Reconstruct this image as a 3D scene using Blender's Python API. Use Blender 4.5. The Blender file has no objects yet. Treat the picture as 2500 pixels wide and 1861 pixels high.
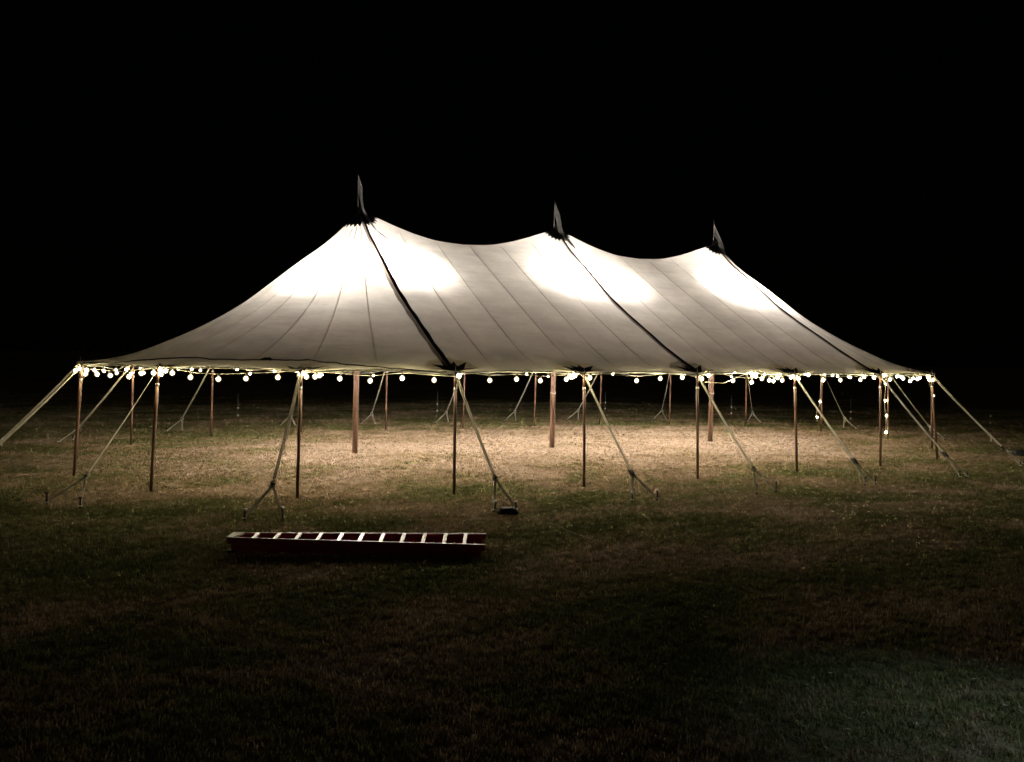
import bpy, bmesh, math, random
import numpy as np
from mathutils import Vector, Matrix, noise

# ------------------------------------------------------------------ camera, world, light, exposure
S = bpy.context.scene
COL = S.collection
R = math.radians

cam_data = bpy.data.cameras.new("camera")
cam = bpy.data.objects.new("camera", cam_data)
COL.objects.link(cam)
cam_data.sensor_width = 36.0
cam_data.lens = 29.4245
cam_data.clip_end = 2000
_yaw, _pit, _rol = 0.464961, -0.031545, 0.01695
_fw = Vector((math.sin(_yaw) * math.cos(_pit), math.cos(_yaw) * math.cos(_pit), math.sin(_pit)))
_rt = Vector((math.cos(_yaw), -math.sin(_yaw), 0))
_up = _rt.cross(_fw)
_r2 = _rt * math.cos(_rol) + _up * math.sin(_rol)
_u2 = -_rt * math.sin(_rol) + _up * math.cos(_rol)
cam.matrix_world = Matrix(((_r2.x, _u2.x, -_fw.x, -12.5445), (_r2.y, _u2.y, -_fw.y, -22.1792),
                           (_r2.z, _u2.z, -_fw.z, 2.8082), (0, 0, 0, 1)))
S.camera = cam

world = bpy.data.worlds.new("World")
S.world = world
world.use_nodes = True
wn = world.node_tree
wn.nodes.clear()
sky = wn.nodes.new("ShaderNodeTexSky")
sky.sky_type = 'NISHITA'
sky.sun_disc = False
sky.sun_elevation = R(4)
sky.sun_rotation = R(200)
bg = wn.nodes.new("ShaderNodeBackground")
bg.inputs["Strength"].default_value = 0.00002
wo = wn.nodes.new("ShaderNodeOutputWorld")
wn.links.new(sky.outputs[0], bg.inputs[0])
wn.links.new(bg.outputs[0], wo.inputs[0])

night_fill_data = bpy.data.lights.new("night_fill", 'SUN')  # unseen weak sun from behind camera, added to lift the ladder's near side
night_fill_data.energy = 0.0032
night_fill_data.angle = R(0.5)
night_fill_data.color = (1.0, 0.93, 0.85)
night_fill = bpy.data.objects.new("night_fill", night_fill_data)
COL.objects.link(night_fill)
night_fill.rotation_euler = (R(50), 0, R(-20))

# dim bluish yard light standing out of frame, beyond the lower right corner
yl = bpy.data.lights.new("yard_light", 'SPOT')
yl.energy = 200.0
yl.color = (0.60, 0.80, 1.0)
yl.spot_size = R(36)
yl.spot_blend = 1.0
yl.shadow_soft_size = 0.12
ylo = bpy.data.objects.new("yard_light", yl)
COL.objects.link(ylo)
ylo.location = (-3.4, -21.6, 4.4)
ylo.rotation_euler = (Vector((-6.0, -18.75, 0)) - ylo.location).to_track_quat('-Z', 'Y').to_euler()

FLOOD_W = 1750.0
FLOOD_COL = (1.0, 0.915, 0.865)
BULB_L = 18.0

S.view_settings.view_transform = 'Standard'
S.view_settings.look = 'None'
S.view_settings.gamma = 1
S.view_settings.exposure = 2.35
S.view_settings.use_curve_mapping = False
S.render.engine = 'CYCLES'
S.cycles.use_denoising = True
S.cycles.use_light_tree = True
S.cycles.max_bounces = 7
S.cycles.diffuse_bounces = 5
S.cycles.transmission_bounces = 5
S.cycles.sample_clamp_indirect = 4.0
S.cycles.caustics_reflective = False
S.cycles.caustics_refractive = False
S.render.filter_size = 1.7

# ------------------------------------------------------------------ surveyed positions (metres)
POLES = {'F0': ((-12.904, -1.676), (-12.745, -1.675)), 'F1': ((-11.517, -4.422), (-11.39, -4.405)), 'F2': ((-9.049, -6.156), (-8.989, -6.104)), 'F3': ((-6.074, -6.782), (-6.051, -6.709)), 'F4': ((-3.102, -6.899), (-3.104, -6.813)), 'F5': ((0.015, -6.84), (0.003, -6.749)), 'F6': ((3.063, -6.896), (3.009, -6.784)), 'F7': ((6.215, -6.746), (6.213, -6.658)), 'F8': ((9.088, -6.3), (8.932, -6.135)), 'B0': ((-12.891, 1.532), (-12.823, 1.517)), 'B1': ((-11.545, 4.293), (-11.49, 4.25)), 'B2': ((-9.12, 6.204), (-9.089, 6.141)), 'B3': ((-6.096, 6.886), (-6.096, 6.816)), 'B4': ((-3.048, 6.886), (-3.048, 6.816)), 'B5': ((0.0, 6.886), (0.0, 6.816)), 'B6': ((3.048, 6.886), (3.048, 6.816)), 'B7': ((6.096, 6.886), (6.096, 6.816)), 'B8': ((9.12, 6.204), (9.089, 6.141)), 'B9': ((11.545, 4.293), (11.49, 4.25)), 'B10': ((12.891, 1.532), (12.823, 1.517)), 'B11': ((12.891, -1.532), (12.823, -1.517)), 'B12': ((11.545, -4.293), (11.49, -4.25))}
GUYS = {'F8': ((9.836, -7.736, 0.48), (10.314, -8.014), (9.811, -8.259)), 'B1': ((-12.885, 5.349, 0.48), (-13.407, 5.404), (-13.061, 5.844)), 'B2': ((-9.868, 7.738, 0.48), (-10.314, 8.014), (-9.811, 8.259)), 'B3': ((-6.096, 8.592, 0.48), (-6.376, 9.036), (-5.816, 9.036)), 'B4': ((-3.048, 8.592, 0.48), (-3.328, 9.036), (-2.768, 9.036)), 'B5': ((0.0, 8.592, 0.48), (-0.28, 9.036), (0.28, 9.036)), 'B6': ((3.048, 8.592, 0.48), (2.768, 9.036), (3.328, 9.036)), 'B7': ((6.096, 8.592, 0.48), (5.816, 9.036), (6.376, 9.036)), 'B8': ((9.868, 7.738, 0.48), (9.811, 8.259), (10.314, 8.014)), 'B9': ((12.885, 5.349, 0.48), (13.061, 5.844), (13.407, 5.404)), 'B10': ((14.555, 1.908, 0.48), (14.927, 2.278), (15.05, 1.732)), 'B11': ((14.555, -1.908, 0.48), (15.05, -1.732), (14.927, -2.278)), 'B12': ((12.885, -5.349, 0.48), (13.407, -5.404), (13.061, -5.844)), 'F0': ((-14.54, -1.939, 0.48), (-14.927, -2.278), (-15.05, -1.732)), 'B0': ((-14.555, 1.908, 0.48), (-15.05, 1.732), (-14.927, 2.278)), 'F1': ((-12.64, -5.359, 0.501), (-13.264, -5.31), (-12.73, -5.901)), 'F2': ((-9.79, -7.666, 0.534), (-10.316, -8.02), (-9.727, -8.204)), 'F3': ((-5.951, -8.414, 0.546), (-6.168, -8.854), (-5.762, -8.91)), 'F4': ((-2.977, -8.484, 0.502), (-3.244, -8.896), (-2.677, -8.925)), 'F5': ((0.078, -8.571, 0.472), (-0.234, -9.036), (0.377, -8.951)), 'F6': ((3.161, -8.547, 0.5), (3.009, -8.989), (3.354, -8.984)), 'F7': ((6.269, -8.565, 0.541), (6.127, -9.098), (6.402, -9.092))}
BULBS = {'F': [('F0', (-12.872, -1.616, 2.303)), ('F0', (-12.763, -1.669, 2.343)), ('F0', (-12.654, -1.858, 2.321)), ('F0', (-12.678, -1.809, 2.239)), ('F0', (-12.456, -2.256, 2.248)), ('F0', (-12.21, -2.753, 2.237)), ('F0', (-11.879, -3.419, 2.233)), ('F0', (-11.668, -3.844, 2.316)), ('F0', (-11.464, -4.256, 2.333)), ('F1', (-11.352, -4.432, 2.407)), ('F1', (-11.341, -4.44, 2.319)), ('F1', (-11.266, -4.493, 2.384)), ('F1', (-11.149, -4.576, 2.344)), ('F1', (-10.836, -4.797, 2.267)), ('F1', (-10.361, -5.133, 2.243)), ('F1', (-9.897, -5.462, 2.267)), ('F1', (-9.366, -5.837, 2.304)), ('F1', (-9.009, -6.089, 2.349)), ('F2', (-8.945, -6.113, 2.392)), ('F2', (-8.888, -6.125, 2.326)), ('F2', (-8.73, -6.157, 2.328)), ('F2', (-8.65, -6.174, 2.353)), ('F2', (-8.273, -6.251, 2.297)), ('F2', (-7.704, -6.369, 2.258)), ('F2', (-7.094, -6.494, 2.315)), ('F2', (-6.473, -6.622, 2.281)), ('F3', (-5.972, -6.711, 2.367)), ('F3', (-5.304, -6.735, 2.282)), ('F3', (-4.703, -6.756, 2.309)), ('F3', (-4.153, -6.776, 2.277)), ('F3', (-3.536, -6.798, 2.313)), ('F3', (-3.433, -6.802, 2.361)), ('F3', (-3.328, -6.805, 2.393)), ('F4', (-2.957, -6.81, 2.342)), ('F4', (-1.72, -6.785, 2.281)), ('F4', (-1.065, -6.771, 2.332)), ('F4', (-0.435, -6.758, 2.356)), ('F5', (0.136, -6.75, 2.328)), ('F5', (0.332, -6.753, 2.407)), ('F5', (1.068, -6.761, 2.284)), ('F5', (1.64, -6.768, 2.249)), ('F5', (2.193, -6.775, 2.295)), ('F5', (2.324, -6.776, 2.28)), ('F5', (2.611, -6.78, 2.296)), ('F5', (2.891, -6.783, 2.373)), ('F6', (3.144, -6.779, 2.337)), ('F6', (3.49, -6.766, 2.436)), ('F6', (4.03, -6.744, 2.306)), ('F6', (4.662, -6.719, 2.303)), ('F6', (5.427, -6.689, 2.313)), ('F6', (5.568, -6.684, 2.388)), ('F6', (5.958, -6.668, 2.372)), ('F7', (6.386, -6.625, 2.429)), ('F7', (6.493, -6.604, 2.212)), ('F7', (6.707, -6.563, 2.321)), ('F7', (7.384, -6.433, 2.342)), ('F7', (7.767, -6.359, 2.272)), ('F7', (8.157, -6.284, 2.322)), ('F7', (8.745, -6.171, 2.383)), ('F7', (8.836, -6.154, 2.301))], 'X': [('F5', (1.661, -6.768, 2.428)), ('F5', (1.759, -6.77, 2.393)), ('F5', (1.956, -6.772, 2.333)), ('F5', (2.468, -6.778, 2.356)), ('F5', (2.951, -6.784, 2.395))], 'B': [('B1', (-12.497, 2.185, 2.229)), ('B1', (-12.272, 2.647, 2.2)), ('B1', (-11.968, 3.271, 2.203)), ('B1', (-11.945, 3.318, 2.12)), ('B1', (-11.685, 3.85, 2.209)), ('B1', (-11.564, 4.099, 2.073)), ('B2', (-11.291, 4.407, 2.228)), ('B2', (-11.204, 4.475, 2.1)), ('B2', (-10.203, 5.264, 2.206)), ('B2', (-9.775, 5.601, 2.186)), ('B2', (-9.5, 5.818, 2.152)), ('B3', (-8.319, 6.315, 2.18)), ('B3', (-7.891, 6.411, 2.038)), ('B3', (-7.051, 6.601, 2.129)), ('B4', (-6.027, 6.816, 2.173)), ('B4', (-5.404, 6.816, 2.005)), ('B4', (-3.555, 6.816, 1.982)), ('B5', (-2.474, 6.816, 1.941)), ('B6', (2.64, 6.816, 2.051)), ('B7', (3.6, 6.816, 1.986)), ('B7', (4.753, 6.816, 1.926)), ('B8', (6.578, 6.707, 2.072)), ('B9', (11.024, 4.618, 2.065)), ('B9', (11.126, 4.537, 2.232)), ('B10', (11.824, 3.566, 2.201)), ('B10', (12.105, 2.99, 2.204)), ('B10', (12.551, 2.074, 2.247)), ('B11', (12.823, 1.39, 2.243)), ('B11', (12.823, 0.994, 2.221)), ('B11', (12.823, 0.754, 2.205)), ('B11', (12.823, 0.228, 2.198)), ('B11', (12.823, 0.141, 2.173)), ('B11', (12.823, -0.449, 2.219)), ('B11', (12.823, -0.887, 2.21)), ('B12', (12.532, -2.113, 2.278)), ('B12', (12.413, -2.358, 2.277)), ('B12', (12.029, -3.146, 2.246)), ('B12', (11.829, -3.556, 2.279)), ('B12', (11.516, -4.198, 2.359)), ('F8', (8.974, -6.162, 2.284))]}
DANGLE = {'B10': [(12.85, 1.596, 1.211), (12.721, 1.639, 0.605), (12.773, 1.604, 0.364)], 'B11': [(12.783, -1.427, 1.429), (12.835, -1.473, 0.885), (12.823, -1.488, 0.295), (12.824, -1.499, -0.024)], 'B12': [(11.536, -4.227, 1.755), (11.608, -4.274, 1.426), (11.573, -4.267, 1.127)]}
CENTRE = [(-6.049, 0.392), (-0.084, -0.116), (6.042, -0.077)]
FENCE = [(-7.48, 11.68), (1.15, 12.49), (9.81, 12.21), (13.95, 7.91), (17.17, 3.91), (21.46, 0.37), (19.93, 1.71)]
CORD = [(-5.78, -9.05), (-5.78, -9.37), (-5.76, -9.69), (-5.77, -10.11), (-5.75, -10.37), (-5.74, -10.5), (-5.77, -10.88), (-5.78, -11.24), (-5.74, -11.52), (-5.72, -11.74)]
ROPE = [(-12.57, -1.1, 2.46), (-12.18, -2.27, 2.47), (-11.7, -2.54, 2.54), (-11.24, -2.92, 2.6), (-10.79, -3.38, 2.64), (-10.37, -3.99, 2.62), (-9.83, -4.49, 2.61), (-9.38, -4.76, 2.62), (-8.93, -4.98, 2.63), (-8.65, -5.16, 2.63), (-8.4, -5.4, 2.61), (-8.12, -5.75, 2.57), (-7.72, -6.11, 2.52), (-7.32, -6.45, 2.47), (-6.77, -6.71, 2.43), (-6.26, -6.75, 2.4)]
FLAGS = [((-6.146, 0.0, 6.759), (-6.147, 0.03, 7.6), [((-6.147, 0.03, 7.6), (-6.143, 0.028, 7.6)), ((-6.162, -0.0, 7.215), (-6.045, -0.058, 7.217)), ((-6.159, -0.031, 7.071), (-6.06, -0.08, 7.073)), ((-6.107, -0.089, 6.828), (-6.048, -0.119, 6.829)), ((-6.081, -0.132, 6.665), (-6.028, -0.159, 6.666)), ((-6.032, -0.14, 6.524), (-5.939, -0.107, 6.537)), ((-5.99, -0.352, 6.321), (-5.898, -0.318, 6.333)), ((-5.9, -0.599, 6.099), (-5.826, -0.694, 6.015)), ((-5.791, -0.778, 5.939), (-5.729, -0.776, 5.935)), ((-5.505, -1.188, 5.623), (-5.492, -1.212, 5.608))]), ((-0.083, 0.0, 6.689), (-0.069, 0.023, 7.531), [((-0.077, 0.023, 7.43), (-0.053, 0.011, 7.43)), ((-0.09, -0.008, 7.039), (0.056, -0.082, 7.041)), ((-0.052, -0.059, 6.834), (0.076, -0.123, 6.837)), ((-0.033, -0.098, 6.664), (0.091, -0.16, 6.666)), ((-0.01, -0.139, 6.527), (0.13, -0.208, 6.529)), ((0.03, -0.266, 6.418), (0.225, -0.196, 6.441)), ((0.077, -0.389, 6.291), (0.248, -0.328, 6.311)), ((0.109, -0.571, 6.14), (0.255, -0.519, 6.157)), ((0.188, -0.736, 5.989), (0.239, -0.763, 5.965))]), ((6.039, 0.0, 6.708), (6.055, 0.021, 7.539), [((6.039, 0.021, 7.305), (6.064, 0.009, 7.306)), ((6.025, -0.01, 6.891), (6.2, -0.098, 6.895)), ((6.123, -0.09, 6.704), (6.253, -0.155, 6.707)), ((6.15, -0.134, 6.516), (6.305, -0.212, 6.519)), ((6.224, -0.201, 6.347), (6.349, -0.264, 6.349)), ((6.295, -0.32, 6.263), (6.295, -0.32, 6.263)), ((6.25, -0.598, 6.068), (6.385, -0.525, 6.047)), ((6.205, -0.899, 5.838), (6.259, -0.891, 5.824)), ((6.058, -1.349, 5.558), (6.059, -1.375, 5.547))])]

rnd = random.Random(7)

# ------------------------------------------------------------------ helpers
def link(o, parent=None):
    COL.objects.link(o)
    if parent is not None:
        o.parent = parent
    return o

def mesh_obj(name, verts, faces, mat, parent=None, smooth=False):
    me = bpy.data.meshes.new(name)
    me.from_pydata([tuple(v) for v in verts], [], faces)
    me.update()
    if smooth:
        me.polygons.foreach_set("use_smooth", [True] * len(me.polygons))
    if mat is not None:
        me.materials.append(mat)
    return link(bpy.data.objects.new(name, me), parent)

def tag(o, label=None, cat=None, group=None, kind=None):
    if label: o["label"] = label
    if cat: o["category"] = cat
    if group: o["group"] = group
    if kind: o["kind"] = kind
    return o

def empty(name, loc, rot=None):
    o = bpy.data.objects.new(name, None)
    o.empty_display_size = 0.2
    o.location = loc
    if rot is not None:
        o.rotation_euler = rot
    return link(o)

class MB:
    """collects simple shapes into one mesh"""
    def __init__(self): self.v, self.f = [], []
    def add(self, v, f):
        n = len(self.v); self.v += [Vector(p) for p in v]; self.f += [[i + n for i in q] for q in f]; return self
    def box(self, c, half, M=None):
        M = M or Matrix.Identity(3)
        c = Vector(c); vs = []
        for sx in (-1, 1):
            for sy in (-1, 1):
                for sz in (-1, 1):
                    vs.append(c + M @ Vector((sx * half[0], sy * half[1], sz * half[2])))
        return self.add(vs, [(0, 1, 3, 2), (4, 6, 7, 5), (0, 4, 5, 1), (2, 3, 7, 6), (0, 2, 6, 4), (1, 5, 7, 3)])
    def tube(self, pts, r, n=8, cap=True, flat=None):
        pts = [Vector(p) for p in pts]; m = len(pts); rr = r if hasattr(r, '__len__') else [r] * m
        vs = []; prev = None
        for i, p in enumerate(pts):
            d = (pts[min(i + 1, m - 1)] - pts[max(i - 1, 0)]).normalized()
            if prev is None:
                a = Vector((0, 0, 1)) if abs(d.z) < .9 else Vector((1, 0, 0))
                u = d.cross(a).normalized()
            else:
                u = (prev - d * prev.dot(d)).normalized()
            prev = u; w = d.cross(u)
            for k in range(n):
                t = 2 * math.pi * k / n
                vs.append(p + (u * math.cos(t) + w * math.sin(t)) * rr[i])
        fs = [(i * n + k, i * n + (k + 1) % n, (i + 1) * n + (k + 1) % n, (i + 1) * n + k) for i in range(m - 1) for k in range(n)]
        if cap:
            fs += [tuple(range(n - 1, -1, -1)), tuple((m - 1) * n + k for k in range(n))]
        return self.add(vs, fs)
    def strap(self, pts, width, thick, side):
        """flat webbing: box section swept along pts; side = direction of the width"""
        pts = [Vector(p) for p in pts]; m = len(pts); vs = []
        for i, p in enumerate(pts):
            d = (pts[min(i + 1, m - 1)] - pts[max(i - 1, 0)]).normalized()
            s = Vector(side[i] if isinstance(side, list) else side); s = (s - d * s.dot(d)).normalized(); n = d.cross(s)
            for a, b in ((-1, -1), (1, -1), (1, 1), (-1, 1)):
                vs.append(p + s * a * width / 2 + n * b * thick / 2)
        fs = [(i * 4 + k, i * 4 + (k + 1) % 4, i * 4 + 4 + (k + 1) % 4, i * 4 + 4 + k) for i in range(m - 1) for k in range(4)]
        fs += [(3, 2, 1, 0), tuple((m - 1) * 4 + k for k in range(4))]
        return self.add(vs, fs)
    def build(self, name, mat, parent=None, smooth=False, origin=None):
        v = self.v
        if origin is not None:
            o = Vector(origin); v = [p - o for p in v]
        ob = mesh_obj(name, v, self.f, mat, parent, smooth)
        if origin is not None: ob.location = origin
        return ob

# ------------------------------------------------------------------ materials
def new_mat(name):
    m = bpy.data.materials.new(name); m.use_nodes = True
    nt = m.node_tree; nt.nodes.clear()
    return m, nt, nt.nodes, nt.links

def N(nt, t, **kw):
    n = nt.nodes.new(t)
    for k, v in kw.items():
        if k in n.inputs: n.inputs[k].default_value = v
        else: setattr(n, k, v)
    return n

def principled(name, col, rough=.6, metal=0., var=.25, scale=8., bump=.0, stretch=(1, 1, 1), col2=None):
    m, nt, nd, lk = new_mat(name)
    out = N(nt, "ShaderNodeOutputMaterial"); b = N(nt, "ShaderNodeBsdfPrincipled", Roughness=rough, Metallic=metal)
    tc = N(nt, "ShaderNodeTexCoord"); mp = N(nt, "ShaderNodeMapping"); mp.inputs["Scale"].default_value = stretch
    nz = N(nt, "ShaderNodeTexNoise", Scale=scale, Detail=6.)
    ra = N(nt, "ShaderNodeValToRGB")
    c2 = col2 or tuple(c * (1 - var) for c in col)
    ra.color_ramp.elements[0].position = .35; ra.color_ramp.elements[0].color = (*c2, 1)
    ra.color_ramp.elements[1].position = .68; ra.color_ramp.elements[1].color = (*col, 1)
    lk.new(tc.outputs["Object"], mp.inputs[0]); lk.new(mp.outputs[0], nz.inputs["Vector"])
    lk.new(nz.outputs[0], ra.inputs[0]); lk.new(ra.outputs[0], b.inputs["Base Color"])
    if bump:
        bp = N(nt, "ShaderNodeBump", Strength=bump, Distance=.01)
        lk.new(nz.outputs[0], bp.inputs["Height"]); lk.new(bp.outputs[0], b.inputs["Normal"])
    lk.new(b.outputs[0], out.inputs[0])
    return m

def fabric(name, col, trans, tcol, scale=1.2, weave=True):
    """thin cloth: diffuse front, light passing through; faint stains and creases"""
    m, nt, nd, lk = new_mat(name)
    out = N(nt, "ShaderNodeOutputMaterial")
    geo = N(nt, "ShaderNodeNewGeometry")
    mp = N(nt, "ShaderNodeMapping"); mp.inputs["Scale"].default_value = (1, 1, 2.4)
    n1 = N(nt, "ShaderNodeTexNoise", Scale=scale, Detail=7., Roughness=.62)
    lk.new(geo.outputs["Position"], mp.inputs[0]); lk.new(mp.outputs[0], n1.inputs["Vector"])
    mr = N(nt, "ShaderNodeMapRange"); mr.inputs[1].default_value = .3; mr.inputs[2].default_value = .7
    mr.inputs[3].default_value = .82; mr.inputs[4].default_value = 1.08
    lk.new(n1.outputs[0], mr.inputs[0])
    n2 = N(nt, "ShaderNodeTexNoise", Scale=55., Detail=3.)
    mp2 = N(nt, "ShaderNodeMapping"); mp2.inputs["Scale"].default_value = (.35, 1, 1.6)
    lk.new(geo.outputs["Position"], mp2.inputs[0]); lk.new(mp2.outputs[0], n2.inputs["Vector"])
    mr2 = N(nt, "ShaderNodeMapRange"); mr2.inputs[3].default_value = .93; mr2.inputs[4].default_value = 1.07
    lk.new(n2.outputs[0], mr2.inputs[0])
    mu = N(nt, "ShaderNodeMath", operation='MULTIPLY'); lk.new(mr.outputs[0], mu.inputs[0]); lk.new(mr2.outputs[0], mu.inputs[1])
    def scaled(c):
        v = N(nt, "ShaderNodeVectorMath", operation='SCALE'); v.inputs[0].default_value = c
        lk.new(mu.outputs[0], v.inputs["Scale"]); return v
    bp = N(nt, "ShaderNodeBump", Strength=.45, Distance=.025)
    n3 = N(nt, "ShaderNodeTexNoise", Scale=2.2, Detail=5.)
    mp3 = N(nt, "ShaderNodeMapping"); mp3.inputs["Scale"].default_value = (.5, .8, 5.)
    lk.new(geo.outputs["Position"], mp3.inputs[0]); lk.new(mp3.outputs[0], n3.inputs["Vector"]); lk.new(n3.outputs[0], bp.inputs["Height"])
    d = N(nt, "ShaderNodeBsdfDiffuse"); t = N(nt, "ShaderNodeBsdfTranslucent")
    lk.new(scaled(col).outputs[0], d.inputs[0]); lk.new(scaled(tcol).outputs[0], t.inputs[0])
    lk.new(bp.outputs[0], d.inputs["Normal"]); lk.new(bp.outputs[0], t.inputs["Normal"])
    mx = N(nt, "ShaderNodeMixShader"); mx.inputs[0].default_value = trans
    lk.new(d.outputs[0], mx.inputs[1]); lk.new(t.outputs[0], mx.inputs[2]); lk.new(mx.outputs[0], out.inputs[0])
    return m

def emitter(name, col, strength):
    m, nt, nd, lk = new_mat(name)
    out = N(nt, "ShaderNodeOutputMaterial"); e = N(nt, "ShaderNodeEmission", Strength=strength); e.inputs[0].default_value = (*col, 1)
    lk.new(e.outputs[0], out.inputs[0]); return m

def turf_colour(nt):
    """patches of green and dry straw, by place; returns colour socket"""
    lk = nt.links
    geo = N(nt, "ShaderNodeNewGeometry")
    sc = N(nt, "ShaderNodeVectorMath", operation='MULTIPLY'); sc.inputs[1].default_value = (.8, 1.25, 0)
    lk.new(geo.outputs["Position"], sc.inputs[0])
    n1 = N(nt, "ShaderNodeTexNoise", Scale=.42, Detail=5., Roughness=.6, Distortion=.6)
    n2 = N(nt, "ShaderNodeTexNoise", Scale=3.1, Detail=6., Roughness=.7)
    n3 = N(nt, "ShaderNodeTexNoise", Scale=38., Detail=4., Roughness=.7)
    for n in (n1, n2, n3): lk.new(sc.outputs[0], n.inputs["Vector"])
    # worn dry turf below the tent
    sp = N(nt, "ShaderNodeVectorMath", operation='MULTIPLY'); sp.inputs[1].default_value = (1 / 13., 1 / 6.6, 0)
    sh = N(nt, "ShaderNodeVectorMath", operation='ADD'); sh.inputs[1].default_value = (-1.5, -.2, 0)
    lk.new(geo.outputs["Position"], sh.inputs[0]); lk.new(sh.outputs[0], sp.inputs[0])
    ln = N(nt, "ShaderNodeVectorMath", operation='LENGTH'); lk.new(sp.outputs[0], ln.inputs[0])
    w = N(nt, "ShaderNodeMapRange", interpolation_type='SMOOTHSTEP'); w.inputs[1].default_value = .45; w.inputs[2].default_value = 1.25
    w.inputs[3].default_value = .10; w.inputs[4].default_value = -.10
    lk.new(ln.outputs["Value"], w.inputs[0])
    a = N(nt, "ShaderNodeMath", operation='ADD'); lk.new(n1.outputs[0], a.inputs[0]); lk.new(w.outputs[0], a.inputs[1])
    b = N(nt, "ShaderNodeMath", operation='MULTIPLY_ADD'); lk.new(n2.outputs[0], b.inputs[0]); b.inputs[1].default_value = .52; lk.new(a.outputs[0], b.inputs[2])
    c = N(nt, "ShaderNodeMath", operation='MULTIPLY_ADD'); lk.new(n3.outputs[0], c.inputs[0]); c.inputs[1].default_value = .24; lk.new(b.outputs[0], c.inputs[2])
    ra = N(nt, "ShaderNodeValToRGB")
    e = ra.color_ramp.elements
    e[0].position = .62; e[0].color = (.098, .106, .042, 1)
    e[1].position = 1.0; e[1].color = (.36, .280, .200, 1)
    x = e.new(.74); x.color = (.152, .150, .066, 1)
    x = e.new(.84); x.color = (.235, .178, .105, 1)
    lk.new(c.outputs[0], ra.inputs[0])
    return ra.outputs[0], n3, n2

def turf_mat(name, gain=1., blade=False):
    m, nt, nd, lk = new_mat(name)
    out = N(nt, "ShaderNodeOutputMaterial")
    col, n3, n2 = turf_colour(nt)
    g = N(nt, "ShaderNodeVectorMath", operation='SCALE'); g.inputs["Scale"].default_value = gain
    lk.new(col, g.inputs[0])
    csock = g.outputs[0]
    if blade:
        oi = N(nt, "ShaderNodeObjectInfo")
        mr = N(nt, "ShaderNodeMapRange"); mr.inputs[3].default_value = .6; mr.inputs[4].default_value = 1.45
        lk.new(oi.outputs["Random"], mr.inputs[0])
        g2 = N(nt, "ShaderNodeVectorMath", operation='SCALE'); lk.new(csock, g2.inputs[0]); lk.new(mr.outputs[0], g2.inputs["Scale"])
        csock = g2.outputs[0]
        d = N(nt, "ShaderNodeBsdfDiffuse"); t = N(nt, "ShaderNodeBsdfTranslucent"); mx = N(nt, "ShaderNodeMixShader")
        mx.inputs[0].default_value = .3
        lk.new(csock, d.inputs[0]); lk.new(csock, t.inputs[0]); lk.new(d.outputs[0], mx.inputs[1]); lk.new(t.outputs[0], mx.inputs[2])
        lk.new(mx.outputs[0], out.inputs[0])
    else:
        d = N(nt, "ShaderNodeBsdfDiffuse", Roughness=.5)
        bp = N(nt, "ShaderNodeBump", Strength=.9, Distance=.05)
        ad = N(nt, "ShaderNodeMath", operation='MULTIPLY_ADD'); ad.inputs[1].default_value = 2.; lk.new(n2.outputs[0], ad.inputs[0]); lk.new(n3.outputs[0], ad.inputs[2])
        lk.new(ad.outputs[0], bp.inputs["Height"]); lk.new(bp.outputs[0], d.inputs["Normal"])
        lk.new(csock, d.inputs[0]); lk.new(d.outputs[0], out.inputs[0])
    return m

M_CANVAS = fabric("sailcloth", (.87, .85, .82), .26, (.62, .60, .54))
M_SEAM = fabric("sailcloth_double", (.72, .68, .62), .60, (.84, .80, .75))
M_PATCH = fabric("sailcloth_patch", (.75, .72, .65), .60, (.74, .70, .60))
M_BLACK = principled("black_webbing", (.022, .019, .020), .75, var=.4, scale=20, bump=.2)
M_BROWN = principled("brown_webbing", (.21, .175, .155), .8, var=.4, scale=14, bump=.2)
M_LACE = fabric("lacing_cloth", (.22, .19, .17), .6, (.40, .35, .32))
M_CAP = principled("peak_vinyl", (.030, .030, .034), .55, var=.35, scale=9, bump=.15)
M_WOOD = principled("pole_wood", (.155, .080, .048), .5, var=.45, scale=5, bump=.12, stretch=(6, 6, .5))
M_WOOD2 = principled("centre_pole_wood", (.20, .115, .075), .55, var=.4, scale=5, bump=.15, stretch=(5, 5, .35))
M_STEEL = principled("sleeve_steel", (.62, .60, .55), .35, .7, var=.3, scale=12)
M_IRON = principled("stake_iron", (.055, .045, .038), .7, .4, var=.5, scale=25, bump=.4)
M_HEAD = principled("hammered_head", (.42, .40, .36), .45, .7, var=.5, scale=30)
M_WEB = fabric("guy_webbing", (.76, .73, .65), .38, (.70, .67, .58), scale=9)
M_RATCH = principled("ratchet_metal", (.045, .040, .038), .5, .6, var=.4, scale=20)
M_CORD = principled("white_cord", (.74, .70, .60), .8, var=.25, scale=30)
M_WIRE = principled("string_cable", (.50, .46, .36), .7, var=.2, scale=12)
M_DARKROPE = principled("dark_rope", (.035, .030, .027), .9, var=.4, scale=30, bump=.4)
M_CORE = emitter("glowing_core", (1.0, .84, .46), BULB_L * 6.5)
_nt = M_CORE.node_tree; _oi = N(_nt, "ShaderNodeObjectInfo"); _mr = N(_nt, "ShaderNodeMapRange")
_mr.inputs[3].default_value = BULB_L * 3.2; _mr.inputs[4].default_value = BULB_L * 10.
_nt.links.new(_oi.outputs["Random"], _mr.inputs[0]); _nt.links.new(_mr.outputs[0], [n for n in _nt.nodes if n.type == 'EMISSION'][0].inputs["Strength"])
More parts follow.
